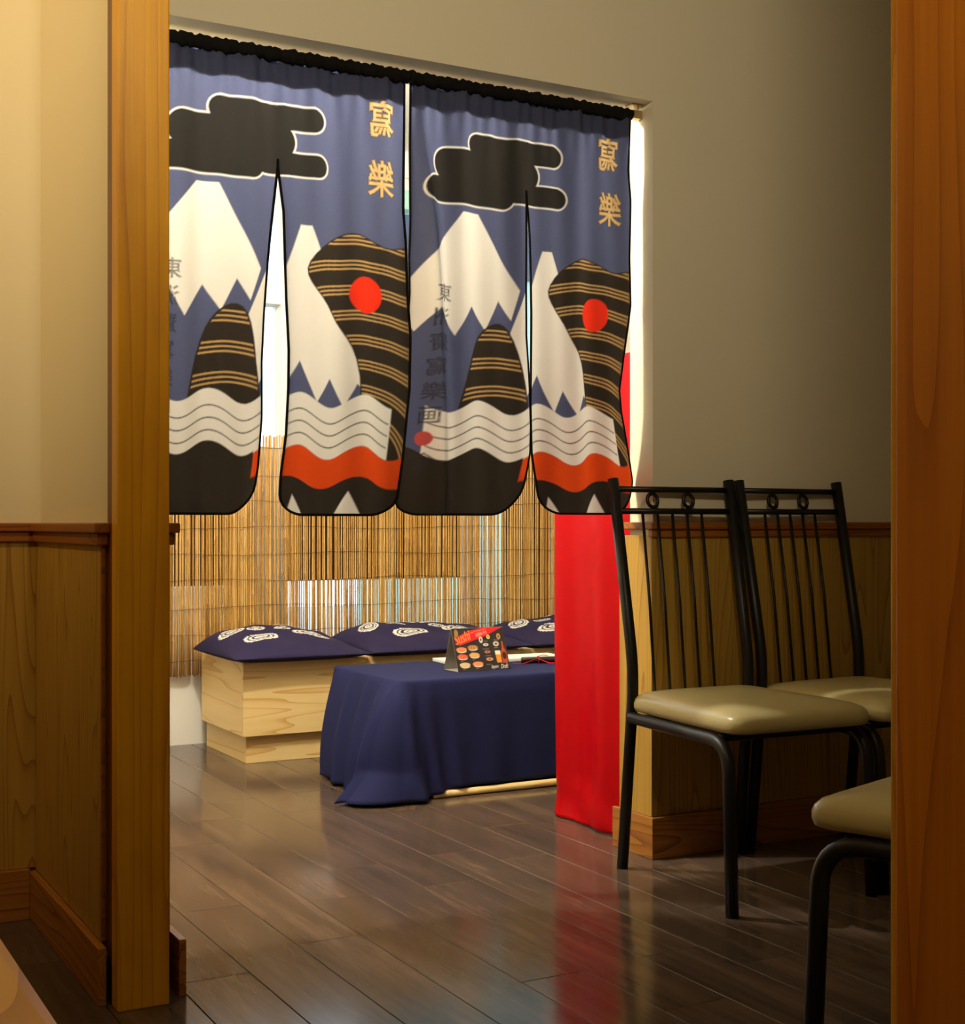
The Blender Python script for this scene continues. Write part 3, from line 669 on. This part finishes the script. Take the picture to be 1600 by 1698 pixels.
def noren(label, x_center, flaps, xa, xb):
    t = empty('noren_curtain', (x_center, RY, .95), label, 'curtain', 'noren curtains in the opening')
    VV, FF, UU, ZZ = [], [], [], []; off = 0; borders = []
    for i, fl in enumerate(flaps):
        X, Y, Z, U, W = flap(*fl); nv, nu = X.shape
        VV.append(np.stack([X, Y, Z], -1).reshape(-1, 3)); FF.append(grid_faces(nu, nv, off)[:, ::-1]); off += nu*nv
        UU.append(U.ravel()); ZZ.append(W.ravel())
        j0 = int(np.argmax(Z[:, nu//2] < 1.81))
        grab = lambda ix: [Vector((X[a, b], Y[a, b], Z[a, b])) for a, b in ix]
        inner = nu-1 if i == 0 else 0; outer = 0 if i == 0 else nu-1
        side_in = [(a, inner) for a in range(nv-1, j0, -4)]; side_out = [(a, outer) for a in range(2, nv, 6)]
        bot = [(nv-1, b) for b in (range(0, nu, 3) if outer == 0 else range(nu-1, -1, -3))]
        borders.append(grab(side_out+bot+side_in))
    V = np.concatenate(VV); F = np.concatenate(FF)
    me = bpy.data.meshes.new('cloth'); me.from_pydata(V.tolist(), [], F.tolist()); me.update(); me.shade_smooth()
    set_print(me, paint_noren(np.concatenate(UU), np.concatenate(ZZ)))
    bm = bmesh.new(); bm.from_mesh(me); bmesh.ops.remove_doubles(bm, verts=bm.verts, dist=.0004); bm.to_mesh(me); bm.free()
    link('cloth', me, M['noren'], t)
    for b in borders:
        tube('edge_binding', b, .0034, M['blackcloth'], t, 6)
    # sleeve round the rod, gathered
    n = 90; pts = [(xa+(xb-xa)*k/n, RY, 2.074+.0012*math.sin(k*1.3)) for k in range(n+1)]
    rr = [.0165+.0022*math.sin(k*2.3)+.0014*math.sin(k*.9+1)+.001*random.random() for k in range(n+1)]
    tube('rod_sleeve', pts, rr, M['blackcloth'], t, 12)
    # lining strip behind the top edge
    nu = 120; xs = np.linspace(xa+.006, xb-.006, nu); Vh = []
    for zz in (2.062, 2.03, 2.006):
        for xx in xs: Vh.append((xx, RY+.004+float(folds(np.array(xx), np.array(zz), .3 if x_center < 1.5 else 2.0)), zz+.004*math.sin(xx*60)*(zz < 2.01)))
    pyd('top_lining', Vh, grid_faces(nu, 3), M['hem'], t)
    return t
noren('indigo split curtain with white mountain print, beside the orange post', 1.194,
      [(f1L, f1R+[(2.1, 1.194)], -.350, 0, .004, .075, .952, y1), (f2L+[(2.1, 1.194)], f2R, 0, .345, .050, .045, .950, y2)], .838, 1.545)
noren('indigo split curtain with dark writing down its folded edge, beside the red drape', 1.893,
      [(f3L, f3R+[(2.1, 1.893)], -.345, 0, .035, .075, .952, y3), (f4L+[(2.1, 1.893)], f4R, 0, .345, .060, .080, .955, y4)], 1.548, 2.236)

# ================================================================== CHAIRS
def seat_mesh(name):
    """rounded trapezoid pad, domed on top"""
    n = 48; ring = []
    wf_, wb_, yf, yb, rc = .218, .196, -.535, -.030, .055
    pts = [(-wf_, yf), (wf_, yf), (wb_, yb), (-wb_, yb)]; out = fillet([((pts[0][0]+pts[1][0])/2, yf, 0)]+[(a, b, 0) for a, b in (pts[1], pts[2], pts[3], pts[0])]+[(0, yf, 0)], rc, 7)[:-1]
    out = [Vector(o_) for o_ in out]; cen = Vector((0, (yf+yb)/2, 0)); V = []; F = []; L = len(out)
    dense = []
    for i in range(L):
        a, b = out[i], out[(i+1) % L]; k = max(1, int((b-a).length/.03))
        for j in range(k): dense.append(a.lerp(b, j/k))
    out = dense; L = len(out)
    prof = [(.955, .428), (.985, .431), (1.0, .442), (1.0, .452), (.985, .463), (.95, .4715), (.88, .4790), (.7, .4880), (.4, .4935), (.15, .4950)]
    for sc, z in prof:
        for q_ in out: c_ = cen+(q_-cen)*sc; V.append((c_.x, c_.y, z))
    for j in range(len(prof)-1):
        for i in range(L): F.append((j*L+i, j*L+(i+1) % L, (j+1)*L+(i+1) % L, (j+1)*L+i))
    F.append(tuple(range(L-1, -1, -1))); F.append(tuple((len(prof)-1)*L+i for i in range(L)))
    return V, F
def make_chair(label, loc, rz, group):
    t = empty('dining_chair', loc, label, 'chair', group, rz); W = dict(world_space=False)
    V, F = seat_mesh('seat'); pyd('seat', V, F, M['vinyl'], t, True, False)
    H_ = .193
    for sgn in (-1, 1):
        tube('back_post', fillet([(sgn*H_, -.005, 0), (sgn*H_*.985, -.058, .525), (sgn*H_, .042, 1.050)], .09, 8), .0155, M['black'], t, 12, **W)
        tube('front_leg', fillet([(sgn*.196, -.055, .412), (sgn*.212, -.500, .408), (sgn*.214, -.518, 0)], .075, 9), .0160, M['black'], t, 12, **W)
    def yb(z): return -.058+.100*(z-.525)/.525
    tube('top_rail', [(-H_, yb(1.022), 1.022), (H_, yb(1.022), 1.022)], .0085, M['black'], t, 10, **W)
    tube('lower_rail', [(-H_, yb(.962), .962), (H_, yb(.962), .962)], .0085, M['black'], t, 10, **W)
    tube('rear_rail', [(-H_, -.05, .405), (H_, -.05, .405)], .011, M['black'], t, 10, **W)
    tube('front_rail', [(-.205, -.455, .414), (.205, -.455, .414)], .011, M['black'], t, 10, **W)
    for x_ in (-.072, .047):
        tube('ring', [(x_+.0165*math.cos(a), yb(.992+.0185*math.sin(a)), .992+.0185*math.sin(a)) for a in np.linspace(0, 6.2832, 24, endpoint=False)], .0052, M['black'], t, 8, True, **W)
    for i in range(5):
        x_ = -.109+.049*i
        tube('spindle', [(x_, yb(.962), .962), (x_-.010, yb(.72)-.004, .72), (x_-.015, -.062, .445)], .0042, M['black'], t, 7, **W)
    return t
make_chair('black metal chair with cream vinyl seat, beside the red drape', (2.318, 3.094, 0), math.radians(-2.0), 'dining chairs')
make_chair('black metal chair against the wall, next to the chair by the drape', (2.742, 3.094, 0), math.radians(2.5), 'dining chairs')
make_chair('cream seated chair turned to face the wall, cut off by the broad post', (1.942, 1.322, 0), math.radians(199.2), 'dining chairs')

# ================================================================== FOREGROUND TABLE
ft = empty('dining_table', (-.25, .45, 0), 'honey coloured wooden dining table, only its rounded edge in view', 'table')
box('table_top', (-.62, .10, .700), (.118, 2.75, .732), M['table'], ft, .006)
for a in (-.58, .03):
    for b in (.15, 2.65): box('leg', (a, b, 0), (a+.05, b+.05, .700), M['post'], ft, .004)
